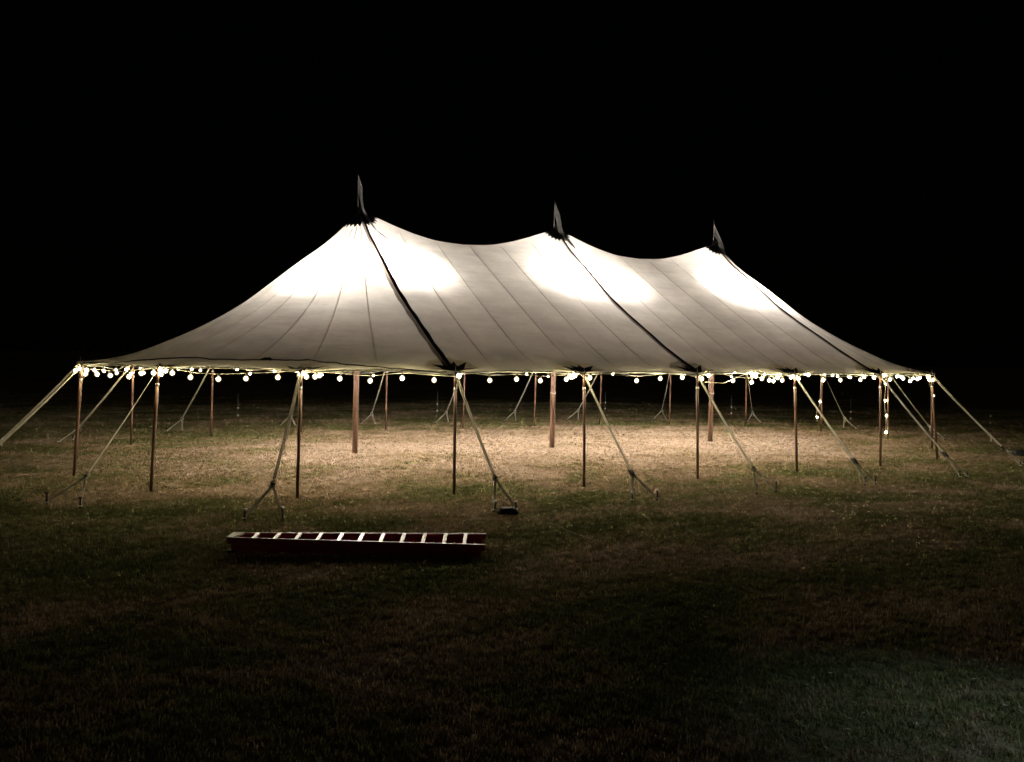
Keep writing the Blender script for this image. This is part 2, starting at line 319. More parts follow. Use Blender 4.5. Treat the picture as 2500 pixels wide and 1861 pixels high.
def frosted_halo():
    m, nt, nd, lk = new_mat("frosted_halo_globe")
    out = N(nt, "ShaderNodeOutputMaterial"); e = N(nt, "ShaderNodeEmission", Strength=.24); e.inputs[0].default_value = (1., .80, .40, 1)  # weak emission on an enlarged globe adds a halo round the bulb core
    t = N(nt, "ShaderNodeBsdfTransparent"); mx = N(nt, "ShaderNodeMixShader"); mx.inputs[0].default_value = .55
    lk.new(t.outputs[0], mx.inputs[1]); lk.new(e.outputs[0], mx.inputs[2]); lk.new(mx.outputs[0], out.inputs[0]); return m
M_BULB = frosted_halo()
M_SOCKET = principled("bulb_socket", (.10, .09, .07), .5, var=.3, scale=40)
M_RED = principled("ladder_fibreglass", (.46, .042, .050), .5, var=.35, scale=10)
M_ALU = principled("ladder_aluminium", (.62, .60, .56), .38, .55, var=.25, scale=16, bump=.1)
M_TAPE = principled("ladder_end_plate", (.55, .52, .36), .6, var=.3, scale=14)
M_BAG = principled("black_cloth", (.014, .013, .014), .8, var=.4, scale=20, bump=.5)
M_FLAG = fabric("pennant_cloth", (.45, .44, .44), .14, (.40, .39, .38))
M_POST = principled("fence_plastic", (.17, .17, .16), .6, var=.3, scale=20)
M_CLIP = principled("insulator_white", (.82, .82, .78), .4, var=.1, scale=20)
M_LEAF = principled("dead_leaf", (.50, .42, .28), .8, var=.6, scale=2)
M_LAMP = principled("lamp_housing", (.03, .03, .03), .5, .3, var=.2)
M_TREE = principled("hedge_leaf", (.045, .060, .025), .7, var=.5, scale=2)
M_BARK = principled("bark", (.07, .05, .035), .9, var=.4, scale=8, bump=.6)
M_TURF = turf_mat("turf", .86)
M_BLADE = turf_mat("turf_blades", 1.04, True)

# ------------------------------------------------------------------ shape of the canvas
TOP_Z = 2.43
RX = 6.096
def pchip(xs, ys):
    xs = np.array(xs, float); ys = np.array(ys, float); h = np.diff(xs); d = np.diff(ys) / h
    m = np.zeros(len(xs)); m[0] = d[0]; m[-1] = d[-1]
    for i in range(1, len(xs) - 1):
        m[i] = 0 if d[i - 1] * d[i] <= 0 else (h[i - 1] + h[i]) * 3 / ((2 * h[i] + h[i - 1]) / d[i - 1] + (h[i] + 2 * h[i - 1]) / d[i])
    def f(x):
        x = min(max(x, xs[0]), xs[-1]); i = min(int(np.searchsorted(xs, x, side='right')) - 1, len(xs) - 2)
        t = (x - xs[i]) / h[i]
        return float((1 + 2 * t) * (1 - t) ** 2 * ys[i] + t * (1 - t) ** 2 * h[i] * m[i] + t * t * (3 - 2 * t) * ys[i + 1] + t * t * (t - 1) * h[i] * m[i + 1])
    return f
_s = [0, .37, .93, 1.5, 2.3, 2.95, 3.9, 4.8, 5.65, 6.2, 6.8]
f_cone = pchip(_s, [6.6, 6.25, 5.79, 5.42, 4.87, 4.42, 3.87, 3.40, 2.95, 2.69, 2.43])
f_mid = pchip(_s, [5.93, 5.85, 5.56, 5.23, 4.77, 4.40, 3.86, 3.36, 2.90, 2.65, 2.43])
f_ridge = pchip([0, .43, 1.0, 1.6, 2.3, 3.05], [6.6, 6.48, 6.28, 6.1, 5.96, 5.915])
ORDER = ['F0', 'F1', 'F2', 'F3', 'F4', 'F5', 'F6', 'F7', 'F8', 'B12', 'B11', 'B10', 'B9', 'B8', 'B7', 'B6', 'B5', 'B4', 'B3', 'B2', 'B1', 'B0']
TOPS = {n: Vector((*POLES[n][1], TOP_Z)) for n in ORDER}
LEFT = ['F3', 'F2', 'F1', 'F0', 'B0', 'B1', 'B2', 'B3']
RIGHT = ['F7', 'F8', 'B12', 'B11', 'B10', 'B9', 'B8', 'B7']
FRONT = ['F3', 'F4', 'F5', 'F6', 'F7']
BACK = ['B3', 'B4', 'B5', 'B6', 'B7']

def eave_at(x, y):
    """eave radius in this direction, fraction between poles, sag weights"""
    if abs(x) <= RX:
        names = FRONT if y < 0 else BACK
        xs = [TOPS[n].x for n in names]; ys = [abs(TOPS[n].y) for n in names]
        xc = min(max(x, xs[0]), xs[-1])
        i = min(max(int(np.searchsorted(xs, xc)) - 1, 0), 3)
        return float(np.interp(xc, xs, ys)), (xc - xs[i]) / (xs[i + 1] - xs[i]), abs(y), 0, None
    sg = 1 if x > 0 else -1; px = RX * sg; names = RIGHT if sg > 0 else LEFT
    th = [math.atan2(TOPS[n].y, (TOPS[n].x - px) * sg) for n in names]
    rr = [math.hypot(TOPS[n].y, TOPS[n].x - px) for n in names]
    t = math.atan2(y, (x - px) * sg); tc = min(max(t, th[0]), th[-1])
    i = min(max(int(np.searchsorted(th, tc)) - 1, 0), 6)
    return float(np.interp(tc, th, rr)), (tc - th[i]) / (th[i + 1] - th[i]), math.hypot(y, x - px), sg, t

def surf(x, y):
    Re, fr, r, sg, t = eave_at(x, y)
    bow = math.sin(math.pi * fr) ** 2
    Re *= 1 - .016 * bow
    s = min(r / Re * 6.8, 6.8)
    lift = .045 * bow * (s / 6.8) ** 5
    if sg == 0:
        u = min(abs(x + RX), abs(x), abs(x - RX)); a = (f_ridge(u) - 5.915) / .685
        z = a * f_cone(s) + (1 - a) * f_mid(s)
    else:
        q = (f_cone(s) - 2.43) / 4.17
        pe = (.24 if sg > 0 else .33) * min(1, max(0, math.pi / 2 - abs(t)) / .5)
        z = 2.43 + 4.17 * q * max(q, 1e-4) ** (pe * (1.45 - 1.1 * q))
    # tension folds fanning out from each side pole
    fold = 0.
    if s > 4.6:
        for n in ORDER:
            p = TOPS[n]; dx, dy = x - p.x, y - p.y; d = math.hypot(dx, dy)
            if d < 1.7 and d > 1e-4:
                cxp = min(max(p.x, -RX), RX); phi = math.atan2(dy, dx) - math.atan2(-p.y, cxp - p.x)
                fold += .017 * math.cos(9 * phi + .8 * math.sin(p.x * 3)) * math.exp(-((d - .62) / .42) ** 2)
    return z + lift + fold

def nrm(x, y, e=.03):
    n = Vector((surf(x - e, y) - surf(x + e, y), surf(x, y - e) - surf(x, y + e), 2 * e)); return n.normalized()

def on(x, y, off=0.):
    p = Vector((x, y, surf(x, y)))
    return p + nrm(x, y) * off if off else p

def edge_pt(kind, w):
    """kind 'front'/'back': w = x; 'left'/'right': w = angle. Returns (inner xy, eave xy)"""
    if kind in ('front', 'back'):
        y = -1e-4 if kind == 'front' else 1e-4
        Re, fr, *_ = eave_at(w, y)
        Re *= 1 - .016 * math.sin(math.pi * fr) ** 2
        return (w, 0.), (w, math.copysign(Re, y))
    sg = 1 if kind == 'right' else -1
    p = (sg * (RX + 1e-4) + sg * math.cos(w) * .01, math.sin(w) * .01)
    Re, fr, *_ = eave_at(sg * (RX + 1e-3) + sg * abs(math.cos(w)) , math.sin(w))
    Re *= 1 - .016 * math.sin(math.pi * fr) ** 2
    return (sg * (RX + 1e-4), 0.), (sg * (RX + 1e-4) + sg * abs(math.cos(w)) * Re, math.sin(w) * Re)

def station(kind, w, k):
    (ax, ay), (bx, by) = edge_pt(kind, w)
    x = ax + (bx - ax) * k; y = ay + (by - ay) * k
    if kind == 'front' and y == 0: y = -1e-5
    return x, y

# ------------------------------------------------------------------ ground, far hedge
def build_ground():
    xs = [-400, -120, -60, -40] + list(np.arange(-30, 42.1, 3.)) + [60, 90, 140, 400]
    ys = [-300, -80, -40] + list(np.arange(-26, 50.1, 3.)) + [70, 110, 180, 600]
    v = [(x, y, 0) for y in ys for x in xs]; n = len(xs)
    f = [(j * n + i, j * n + i + 1, (j + 1) * n + i + 1, (j + 1) * n + i) for j in range(len(ys) - 1) for i in range(n - 1)]
    g = mesh_obj("lawn", v, f, M_TURF)
    tag(g, "lawn of dry straw and green patches under the tent", kind="structure")
    return g
build_ground()

def build_grass():
    tufts = bpy.data.collections.new("tuft_shapes")
    r = random.Random(3)
    for k in range(6):
        v, f = [], []
        for b in range(9):
            a = r.uniform(0, 6.283); d = .055 * math.sqrt(r.random()); x, y = d * math.cos(a), d * math.sin(a)
            h = r.uniform(.018, .052); lean = r.uniform(.1, 1.1) * h; la = r.uniform(0, 6.283); wd = r.uniform(.0028, .0055)
            px, py = -math.sin(la) * wd, math.cos(la) * wd; n = len(v)
            v += [(x - px, y - py, -.004), (x + px, y + py, -.004),
                  (x + math.cos(la) * lean * .4 - px * .8, y + math.sin(la) * lean * .4 - py * .8, h * .62),
                  (x + math.cos(la) * lean * .4 + px * .8, y + math.sin(la) * lean * .4 + py * .8, h * .62),
                  (x + math.cos(la) * lean, y + math.sin(la) * lean, h)]
            f += [(n, n + 1, n + 3, n + 2), (n + 2, n + 3, n + 4)]
        me = bpy.data.meshes.new("tuft"); me.from_pydata(v, [], f); me.materials.append(M_BLADE)
        tufts.objects.link(bpy.data.objects.new("tuft", me))
    # points over the part of the lawn the photograph looks at, denser close by
    rs = np.random.RandomState(5)
    cx, cy = -12.54, -22.18; yaw = .465
    pts = []
    for d0, d1, dens in ((3.2, 9, 330), (9, 16, 210), (16, 24, 120), (24, 36, 62), (36, 50, 26)):
        area = .5 * 1.5 * (d1 ** 2 - d0 ** 2)
        n = int(area * dens)
        d = np.sqrt(rs.uniform(d0 ** 2, d1 ** 2, n)); u = rs.uniform(-.75, .75, n)
        fx, fy = math.sin(yaw), math.cos(yaw)
        X = cx + d * fx + d * u * fy; Y = cy + d * fy - d * u * fx
        pts.append(np.stack([X, Y, np.zeros(n)], 1))
    # thinning out to either side of the view and round the tent
    n = 70000
    X = rs.uniform(-34, 34, n); Y = rs.uniform(-25, 26, n)
    d = (X - cx) * fx + (Y - cy) * fy; u = ((X - cx) * fy - (Y - cy) * fx) / np.maximum(d, .1)
    keep = (np.abs(u) > .75) | (d < 3.2)
    keep &= rs.uniform(0, 1, n) < np.exp(-(np.hypot(X - cx, Y - cy) / 30) ** 2)
    pts.append(np.stack([X[keep], Y[keep], np.zeros(keep.sum())], 1))
    P = np.concatenate(pts).astype(np.float32)
    me = bpy.data.meshes.new("grass"); me.vertices.add(len(P)); me.vertices.foreach_set("co", P.ravel())
    o = link(bpy.data.objects.new("grass", me))
    tag(o, "short mown grass blades over the whole lawn", kind="stuff")
    ng = bpy.data.node_groups.new("grass_scatter", 'GeometryNodeTree')
    ng.interface.new_socket("Geometry", in_out='INPUT', socket_type='NodeSocketGeometry')
    ng.interface.new_socket("Geometry", in_out='OUTPUT', socket_type='NodeSocketGeometry')
    gi = ng.nodes.new("NodeGroupInput"); go = ng.nodes.new("NodeGroupOutput")
    ci = ng.nodes.new("GeometryNodeCollectionInfo"); ci.inputs["Collection"].default_value = tufts
    ci.inputs["Separate Children"].default_value = True; ci.inputs["Reset Children"].default_value = True
    ip = ng.nodes.new("GeometryNodeInstanceOnPoints"); ip.inputs["Pick Instance"].default_value = True
    rr = ng.nodes.new("FunctionNodeRandomValue"); rr.data_type = 'FLOAT_VECTOR'
    rr.inputs[0].default_value = (-.1, -.1, 0); rr.inputs[1].default_value = (.1, .1, 6.283)
    rsn = ng.nodes.new("FunctionNodeRandomValue"); rsn.data_type = 'FLOAT'
    rsn.inputs[2].default_value = .6; rsn.inputs[3].default_value = 1.25
    ng.links.new(gi.outputs[0], ip.inputs["Points"]); ng.links.new(ci.outputs[0], ip.inputs["Instance"])
    ng.links.new(rr.outputs[0], ip.inputs["Rotation"]); ng.links.new(rsn.outputs[1], ip.inputs["Scale"])
    ng.links.new(ip.outputs[0], go.inputs[0])
    md = o.modifiers.new("scatter", 'NODES'); md.node_group = ng
build_grass()

def build_hedge():
    """far line of trees beyond the fence, all but lost in the dark"""
    r = random.Random(11); v, f = [], []
    for i in range(26000):
        x = r.uniform(-70, 110)
        base = 62 + .12 * x + 4 * math.sin(x * .07)
        top = 5.5 + 2.2 * noise.noise(Vector((x * .12, 0, 0))) + 1.4 * noise.noise(Vector((x * .5, 3, 0)))
        z = top * r.random() ** .7; y = base + r.uniform(-2.2, 2.2) * (1 - (z / (top + .1)) ** 2 * .6)
        s = r.uniform(.12, .34); a = Vector((r.gauss(0, 1), r.gauss(0, 1), r.gauss(0, 1))).normalized(); b = a.orthogonal().normalized()
        n = len(v); c = Vector((x, y, z))
        v += [c - a * s, c + b * s * .6, c + a * s]; f.append((n, n + 1, n + 2))
    o = mesh_obj("distant_treeline", v, f, M_TREE)
    tag(o, "dark line of trees far beyond the wire fence", kind="stuff")
build_hedge()

# ------------------------------------------------------------------ the tent
tent = tag(empty("sailcloth_tent", (0, 0, 0)), "large white sailcloth tent glowing from inside, three peaks and open sides", "tent")

def panel(kind, w0, w1, nv=40, nu=10, k0=0.):
    v, f = [], []
    for j in range(nv + 1):
        k = k0 + (1 - k0) * (j / nv) ** 1.15
        for i in range(nu + 1):
            x, y = station(kind, w0 + (w1 - w0) * i / nu, k)
            belly = .018 * math.sin(math.pi * i / nu) * math.sin(math.pi * min(1, k / .86)) ** .7
            v.append((x, y, surf(x, y) + belly))
    n = nu + 1
    for j in range(nv):
        for i in range(nu):
            q = (j * n + i, j * n + i + 1, (j + 1) * n + i + 1, (j + 1) * n + i)
            f.append(q if kind in ('back', 'left') else q[::-1])
    mesh_obj("canvas_panel", v, f, M_CANVAS, tent, True)

def run(kind, w, k0, k1, n, off):
    return [on(*station(kind, w, k0 + (k1 - k0) * i / n), off) for i in range(n + 1)]

def seam(kind, w, k0=.06):
    pts = run(kind, w, k0, .985, 26, .007)
    nn = [nrm(p.x, p.y) for p in pts]
    sd = [(pts[min(i + 1, 26)] - pts[max(i - 1, 0)]).cross(nn[i]) for i in range(27)]
    MB().strap(pts, .026, .004, sd).build("seam", M_SEAM, tent)

XS = [-RX + 2 * RX * i / 12 for i in range(13)]
for kind in ('front', 'back'):
    for i in range(12):
        panel(kind, XS[i], XS[i + 1])
    for i in range(1, 12):
        if i != 6: seam(kind, XS[i], .05)
for kind, names in (('left', LEFT), ('right', RIGHT)):
    sg = 1 if kind == 'right' else -1
    th = [math.atan2(TOPS[n].y, (TOPS[n].x - sg * RX) * sg) for n in names]
    th[0], th[-1] = -math.pi / 2, math.pi / 2
    cuts = []
    for a, b in zip(th[:-1], th[1:]): cuts += [a, (a + b) / 2]
    cuts.append(th[-1])
    for a, b in zip(cuts[:-1], cuts[1:]): panel(kind, a, b, nu=10)
    for w in cuts[1:-1]: seam(kind, w)

# laced joints running from each peak to the eave
for kind in ('front', 'back'):
    for j, x in enumerate((-RX, 0., RX)):
        pts = run(kind, x, .03, .97, 30, .02)
        wd = (.20, .135, .125)[j]
        v = MB(); b = MB(); m = len(pts)
        for blk, o0, w in ((v, wd * .22, wd * .52), (b, -wd * .30, wd * .52)):
            vs, fs = [], []
            for i, p in enumerate(pts):
                d = (pts[min(i + 1, m - 1)] - pts[max(i - 1, 0)]).normalized(); n = nrm(p.x, p.y); s = Vector((1, 0, 0))
                grow = (.55 + .45 * min(1, i / 16)) * (1 + .12 * math.sin(i * 1.7 + j))
                c = p + s * o0 * grow
                hw = w / 2 * grow; lift = .03 if blk is v else .012
                vs += [c - s * hw, c - s * hw * .2 + n * lift, c + s * hw * .5 + n * lift * .9, c + s * hw]
            for i in range(m - 1):
                for q in range(3): fs.append((i * 4 + q, i * 4 + q + 1, i * 4 + 5 + q, i * 4 + 4 + q))
            blk.add(vs, fs)
        v.build("lacing_flap", M_BLACK, tent, True)
        b.build("lacing_strip", M_LACE, tent, True)

# zigzag-edged black caps round the peaks
for x0 in (-RX, 0., RX):
    n = 44; rows = []
    big = 1.12 if x0 < -1 else 1.
    for lvl, (rr, dz) in enumerate(((.035, .17), (.075, .165), (.10, .06), (.19, .03), (.28, .02))):
        rows.append([(x0 + rr * math.cos(2 * math.pi * k / n), rr * math.sin(2 * math.pi * k / n), dz) for k in range(n)])
    rows.append([(x0 + (.43 if k % 2 else .345) * big * math.cos(2 * math.pi * k / n), (.43 if k % 2 else .345) * big * math.sin(2 * math.pi * k / n), .016) for k in range(n)])
    v = [Vector((x, y if abs(y) > 1e-6 else -1e-5, 0)) for row in rows for x, y, dz in row]
    dzs = [dz for row in rows for _, _, dz in row]
    for p, dz in zip(v, dzs): p.z = surf(p.x, p.y) + dz
    f = [(j * n + k, j * n + (k + 1) % n, (j + 1) * n + (k + 1) % n, (j + 1) * n + k) for j in range(5) for k in range(n)]
    f.append(tuple(range(n - 1, -1, -1)))
    mesh_obj("peak_cap", v, f, M_CAP, tent)

# hem round the eave
hem = []
for kind, names in (('left', LEFT), ('back', None), ('right', RIGHT), ('front', None)):
    if names:
        ws = np.linspace(-math.pi / 2, math.pi / 2, 71)
        if kind == 'right': ws = ws[::-1]
    else:
        ws = np.linspace(-RX, RX, 41) if kind == 'back' else np.linspace(RX, -RX, 41)
    for w in ws[:-1]:
        (a, b), (x, y) = edge_pt(kind, float(w)); hem.append(Vector((x, y, surf(x * .9999, y * .9999) - .022)))
hem.append(hem[0])
MB().tube(hem, .015, 6, cap=False).build("eave_hem", M_CANVAS, tent, True)

# patches with dark star-shaped reinforcements over each side pole
def inward(n):
    t = TOPS[n]; c = Vector((min(max(t.x, -RX), RX), 0, 0)); d = Vector((c.x - t.x, c.y - t.y, 0)); return d.normalized()
for n in ORDER:
    t = TOPS[n]; d = inward(n); q = Vector((-d.y, d.x, 0))
    def P(a, r, off):
        p = t + (d * math.cos(a) + q * math.sin(a)) * r
        return on(p.x, p.y, off)
    A = [R(a) for a in range(-78, 79, 6)]; v, f = [], []
    for r in (.03, .16, .30, .44, .56, .64):
        v += [P(a, r, .012) for a in A]
    m = len(A)
    f = [(j * m + i, j * m + i + 1, (j + 1) * m + i + 1, (j + 1) * m + i) for j in range(5) for i in range(m - 1)]
    mesh_obj("corner_patch", v, f, M_PATCH, tent, True)
    tips = [-77, -46, -15, 16, 46, 76]; v, f = [P(0, .0, .03)], []
    ring = []
    for i, a in enumerate(tips):
        L = (.62, .58, .50, .46, .55, .60)[i] * rnd.uniform(.92, 1.05)
        if i: ring.append((R((tips[i - 1] + a) / 2), .27))
        ring.append((R(a + rnd.uniform(-4, 4)), L))
    for a, L in ring:
        for k in (.5, 1.): v.append(P(a, L * k, .03))
    for i in range(len(ring) - 1):
        a0, a1 = 1 + 2 * i, 3 + 2 * i
        f += [(0, a0, a1), (a0, a0 + 1, a1 + 1, a1)]
    mesh_obj("reinforcement_star", v, f, M_BLACK, tent)

# ------------------------------------------------------------------ side poles
WHO = {
 'F0': 'far left corner pole', 'F1': 'second front pole from the left', 'F2': 'third front pole, behind the ladder',
 'F3': 'front pole under the leftmost dark joint', 'F4': 'front pole midway between left and middle dark joints',
 'F5': 'front pole under the middle dark joint', 'F6': 'front pole midway between middle and right dark joints',
 'F7': 'front pole under the rightmost dark joint', 'F8': 'front pole at the right corner',
 'B0': 'pole half hidden behind the far left corner pole', 'B1': 'second back pole from the left',
 'B2': 'third back pole from the left', 'B3': 'back pole peeping out beside the third front pole',
 'B4': 'back pole just right of the left thick pole', 'B5': 'back pole right of the leftmost dark joint pole',
 'B6': 'back pole just left of the middle thick pole', 'B7': 'back pole right of the middle thick pole',
 'B8': 'back pole left of the middle dark joint pole', 'B9': 'back pole right of the right thick pole',
 'B10': 'back right pole with two dangling bulbs', 'B11': 'right end pole with three dangling bulbs',
 'B12': 'right corner pole with one dangling bulb'}
LEN = 2.47
def side_pole_parts(root):
    h = LEN
    MB().tube([(0, 0, -.02), (0, 0, .7), (0, 0, 1.6), (0, 0, h - .36)], [.031, .032, .032, .031], 14).build("shaft", M_WOOD, root, True)
    MB().tube([(0, 0, h - .36), (0, 0, h - .02)], [.0275, .0275], 14).build("upper_shaft", M_WOOD, root, True)
    MB().tube([(0, 0, h - .39), (0, 0, h - .385), (0, 0, h - .345), (0, 0, h - .34)], [.033, .037, .037, .033], 14).build("sleeve", M_STEEL, root, True)
    MB().tube([(0, 0, h - .03), (0, 0, h + .10)], [.009, .006], 8).build("top_pin", M_STEEL, root, True)
proto = None
for n in ORDER:
    b = Vector((*POLES[n][0], 0)); t = Vector((*POLES[n][1], TOP_Z))
    rot = (t - b).to_track_quat('Z', 'Y').to_euler()
    o = empty("side_pole", b, rot)
    tag(o, "slim wooden side pole, " + WHO[n].replace(' pole', ' one', 1) if n not in ('F0',) else "slim wooden side pole at the far left corner of the tent", "pole", "wooden side poles round the tent")
    if proto is None:
        side_pole_parts(o); proto = o
    else:
        for c in proto.children:
            d = c.copy(); d.parent = o; COL.objects.link(d)

# ------------------------------------------------------------------ centre poles and the lamps clamped high on them
for j, (x, y) in enumerate(CENTRE):
    xt = (-RX, 0., RX)[j]
    b = Vector((x, y, 0)); t = Vector((xt, 0, 6.66))
    o = tag(empty("centre_pole", b, (t - b).to_track_quat('Z', 'Y').to_euler()),
            ("thick round wooden centre pole, leftmost and nearest of the three", "thick wooden centre pole with a white cord ring, middle of three",
             "thick wooden centre pole with white cable down its edge, rightmost of three")[j], "pole", "thick centre poles inside the tent")
    L = (t - b).length
    MB().tube([(0, 0, -.02), (0, 0, 2), (0, 0, 4.2), (0, 0, L)], [.077, .077, .075, .05], 20).build("shaft", M_WOOD2, o, True)
    if j == 1:
        MB().tube([(.082 * math.cos(a), .082 * math.sin(a), 1.66 + .012 * math.sin(a * 2)) for a in np.linspace(0, 6.283, 25)], .011, 6).build("cord_ring", M_CORD, o, True)
    if j == 2:
        MB().tube([(.082 * math.cos(a), .082 * math.sin(a), 1.62 + .012 * math.sin(a * 2)) for a in np.linspace(0, 6.283, 25)], .011, 6).build("cord_ring", M_CORD, o, True)
        MB().tube([(.08, -.06, 1.62), (.085, -.06, 2.0), (.08, -.062, 2.5), (.07, -.06, 3.2)], .010, 6).build("cable", M_CORD, o, True)
    for q, az in enumerate(((71, 128, 222, 286), (75, 105, 256, 284), (72, 108, 252, 286))[j]):
        aim = Vector((math.cos(R(az)) * math.cos(R(43)), math.sin(R(az)) * math.cos(R(43)), math.sin(R(43))))
        at = Vector((xt, 0, 3.45)) + Vector((math.cos(R(az)), math.sin(R(az)), 0)) * .19
        f = tag(empty("flood_light", at, aim.to_track_quat('Z', 'Y').to_euler()),
                "flood light on the " + ("left", "middle", "right")[j] + " centre pole, aimed at the " + ("back right", "back left", "front left", "front right")[q] + " canvas", "lamp", ("lamps on the left centre pole", "lamps on the middle centre pole", "lamps on the right centre pole")[j])
        MB().tube([(0, 0, -.12), (0, 0, -.05), (0, 0, 0)], [.045, .075, .085], 14).build("housing", M_LAMP, f, True)
        MB().box((0, -.06, -.1), (.015, .07, .012)).build("clamp", M_LAMP, f)
        ld = bpy.data.lights.new("flood_beam", 'SPOT'); ld.energy = FLOOD_W * (1.0, .86, .92)[j]; ld.color = FLOOD_COL
        ld.spot_size = R(66); ld.spot_blend = 1.; ld.shadow_soft_size = .07
        lo = link(bpy.data.objects.new("flood_beam", ld), f)
        lo.location = (0, 0, .02); lo.rotation_euler = (R(180), 0, 0)
        sd = ld.copy(); sd.name = "flood_spill"; sd.energy = ld.energy * .21; sd.spot_size = R(150); sd.spot_blend = 1.   # light scattered by the lens
        so = link(bpy.data.objects.new("flood_spill", sd), f); so.location = (0, 0, .03); so.rotation_euler = (R(180), 0, 0)

# ------------------------------------------------------------------ pennants on the peaks
for j, (base, tip, rows) in enumerate(FLAGS):
    base = Vector(base); tip = Vector(tip)
    o = tag(empty("peak_flag", base), ("limp grey pennant on the left peak, tallest of three", "limp grey pennant hanging on the middle peak",
            "limp grey pennant on the right peak, tail down the canvas edge")[j], "flag", "pennants on the tent peaks")
    MB().tube([Vector((0, 0, -.25)), (tip - base) * .5, tip - base], [.016, .013, .010], 8).build("flagpole", M_STEEL if j else M_POST, o, True)
    v, f = [], []; nu = 5; sub = []
    pr = [(Vector(l) - base, Vector(r) - base) for l, r in rows]
    for i in range(len(pr) - 1):
        for s in range(4):
            t = s / 4; sub.append((pr[i][0].lerp(pr[i + 1][0], t), pr[i][1].lerp(pr[i + 1][1], t)))
    sub.append(pr[-1])
    for i, (l, r) in enumerate(sub):
        for k in range(nu + 1):
            p = l.lerp(r, k / nu); w = (r - l).length
            p = p + Vector((0, -.22, .1)) * w * .9 * math.sin(math.pi * k / nu * 2 + i * .25) * .45
            v.append(p)
    for i in range(len(sub) - 1):
        for k in range(nu): f.append((i * 6 + k, i * 6 + k + 1, i * 6 + 7 + k, i * 6 + 6 + k))
    mesh_obj("pennant", v, f, M_FLAG, o, True)

# ------------------------------------------------------------------ guy lines and stakes
def stake(loc, label, head_bright, lean, h):
    o = tag(empty("stake", loc, (lean[0], lean[1], 0)), label, "stake", "iron stakes holding the guy lines")
    MB().tube([(0, 0, -.10), (0, 0, .03), (0, 0, h)], [.016, .018, .018], 10).build("shaft", M_IRON, o, True)
    MB().tube([(0, 0, h), (0, 0, h + .006), (0, 0, h + .022), (0, 0, h + .028)], [.022, .034, .036, .028], 12).build("head", M_HEAD if head_bright else M_IRON, o, True)

for n in ORDER:
    ring, s0, s1 = GUYS[n]
    ring = Vector(ring); top = Vector((*POLES[n][1], 2.36)); out = -inward(n)
    start = top + out * .05
    o = tag(empty("guy_line", (start.x, start.y, 0)), "pale webbing guy line of the " + WHO[n], "guy rope", "webbing guy lines round the tent")
    org = Vector((start.x, start.y, 0))
    T = out.cross(Vector((0, 0, 1)))
    L = ring - start; d = L.normalized()
    dark = n in ('F4', 'F6', 'F8', 'F7')
    sag = lambda t: Vector((0, 0, -.03 * math.sin(math.pi * t)))
    pts = [start.lerp(ring, t) + sag(t) - org for t in np.linspace(0, 1, 13)]
    def twist(a0, a1):
        return [T * math.cos(a0 + (a1 - a0) * i / 12) + d.cross(T) * math.sin(a0 + (a1 - a0) * i / 12) for i in range(13)]
    m = MB()
    if n in ('F2', 'F3', 'F7', 'B11'):
        off = T * .022
        m.strap([p + off * (1 - .4 * i / 12) for i, p in enumerate(pts)], .030, .006, (twist(.0, .45) if n == 'F2' else twist(.6, 1.2)))
        m.strap([p - off * (1 - .4 * i / 12) for i, p in enumerate(pts)], .026, .006, (twist(.1, .6) if n == 'F2' else twist(.8, 1.4)))
    else:
        m.strap(pts, .046 if n[0] == 'F' else .050, .007, twist(.7, 1.25 + .2 * rnd.random()))
    m.build("webbing", M_WEB, o)
    # buckle or ratchet where the webbing splits
    rl = ring - org
    rb = MB()
    Mx = Matrix((T, d.cross(T), d)).transposed()
    if dark:
        rb.box(rl + d * .03 + T * .028, (.005, .030, .085), Mx); rb.box(rl + d * .03 - T * .028, (.005, .030, .085), Mx)
        rb.tube([rl + d * .05 - T * .04, rl + d * .05 + T * .04], .024, 10)
        rb.box(rl - d * .02 + d.cross(T) * .035, (.030, .012, .08), Mx)
        rb.build("ratchet", M_RATCH, o)
    else:
        c = rl
        loop = [c + d * (.07 * math.cos(a)) + T * (.045 * math.sin(a)) for a in np.linspace(0, 2 * math.pi, 15)]
        MB().strap(loop, .042, .006, d.cross(T)).build("webbing_loop", M_WEB, o)
        rb.box(c, (.032, .012, .018), Mx); rb.tube([c - T * .045 + d * .02, c + T * .045 + d * .02], .009, 8)
        rb.build("buckle", M_RATCH, o)
        tl = [c + T * .03 - d * .01, c + T * .06 + Vector((0, 0, -.03)), c + T * .055 + Vector((0, 0, -.11)), c + T * .04 + Vector((0, 0, -.16))]
        MB().strap(tl, .036, .005, T.cross(d) + T * .5).build("strap_tail", M_WEB, o)
    for k, s in enumerate((s0, s1)):
        sp = Vector((*s, .055)); sl = sp - org
        mid = rl.lerp(sl, .5) + Vector((0, 0, -.012))
        ps = [rl + d * .02, mid, sl]
        dd = (sl - rl).normalized(); sd = dd.cross(Vector((out.x, out.y, .4))).normalized()
        mm = MB().strap(ps, .042, .006, sd)
        mm.tube([sl + Vector((.028 * math.cos(a), .028 * math.sin(a), 0)) for a in np.linspace(0, 6.283, 11)], .010, 6)
        mm.build("anchor_strap", M_WEB, o)
        left = Vector((*s0, 0)).dot(_rt) < Vector((*s1, 0)).dot(_rt)
        side = ('left', 'right') if left else ('right', 'left')
        h = (.19 if n[0] == 'F' else .14) * rnd.uniform(.8, 1.15)
        stake((s[0], s[1], 0), side[k] + " stake of " + WHO[n] + "'s guy pair" if len(WHO[n].split()) < 9 else side[k] + " stake for " + WHO[n],
              n in ('F2', 'F3', 'F5', 'F4') or rnd.random() < .4, (rnd.uniform(-.12, .12), rnd.uniform(-.12, .12)), h)

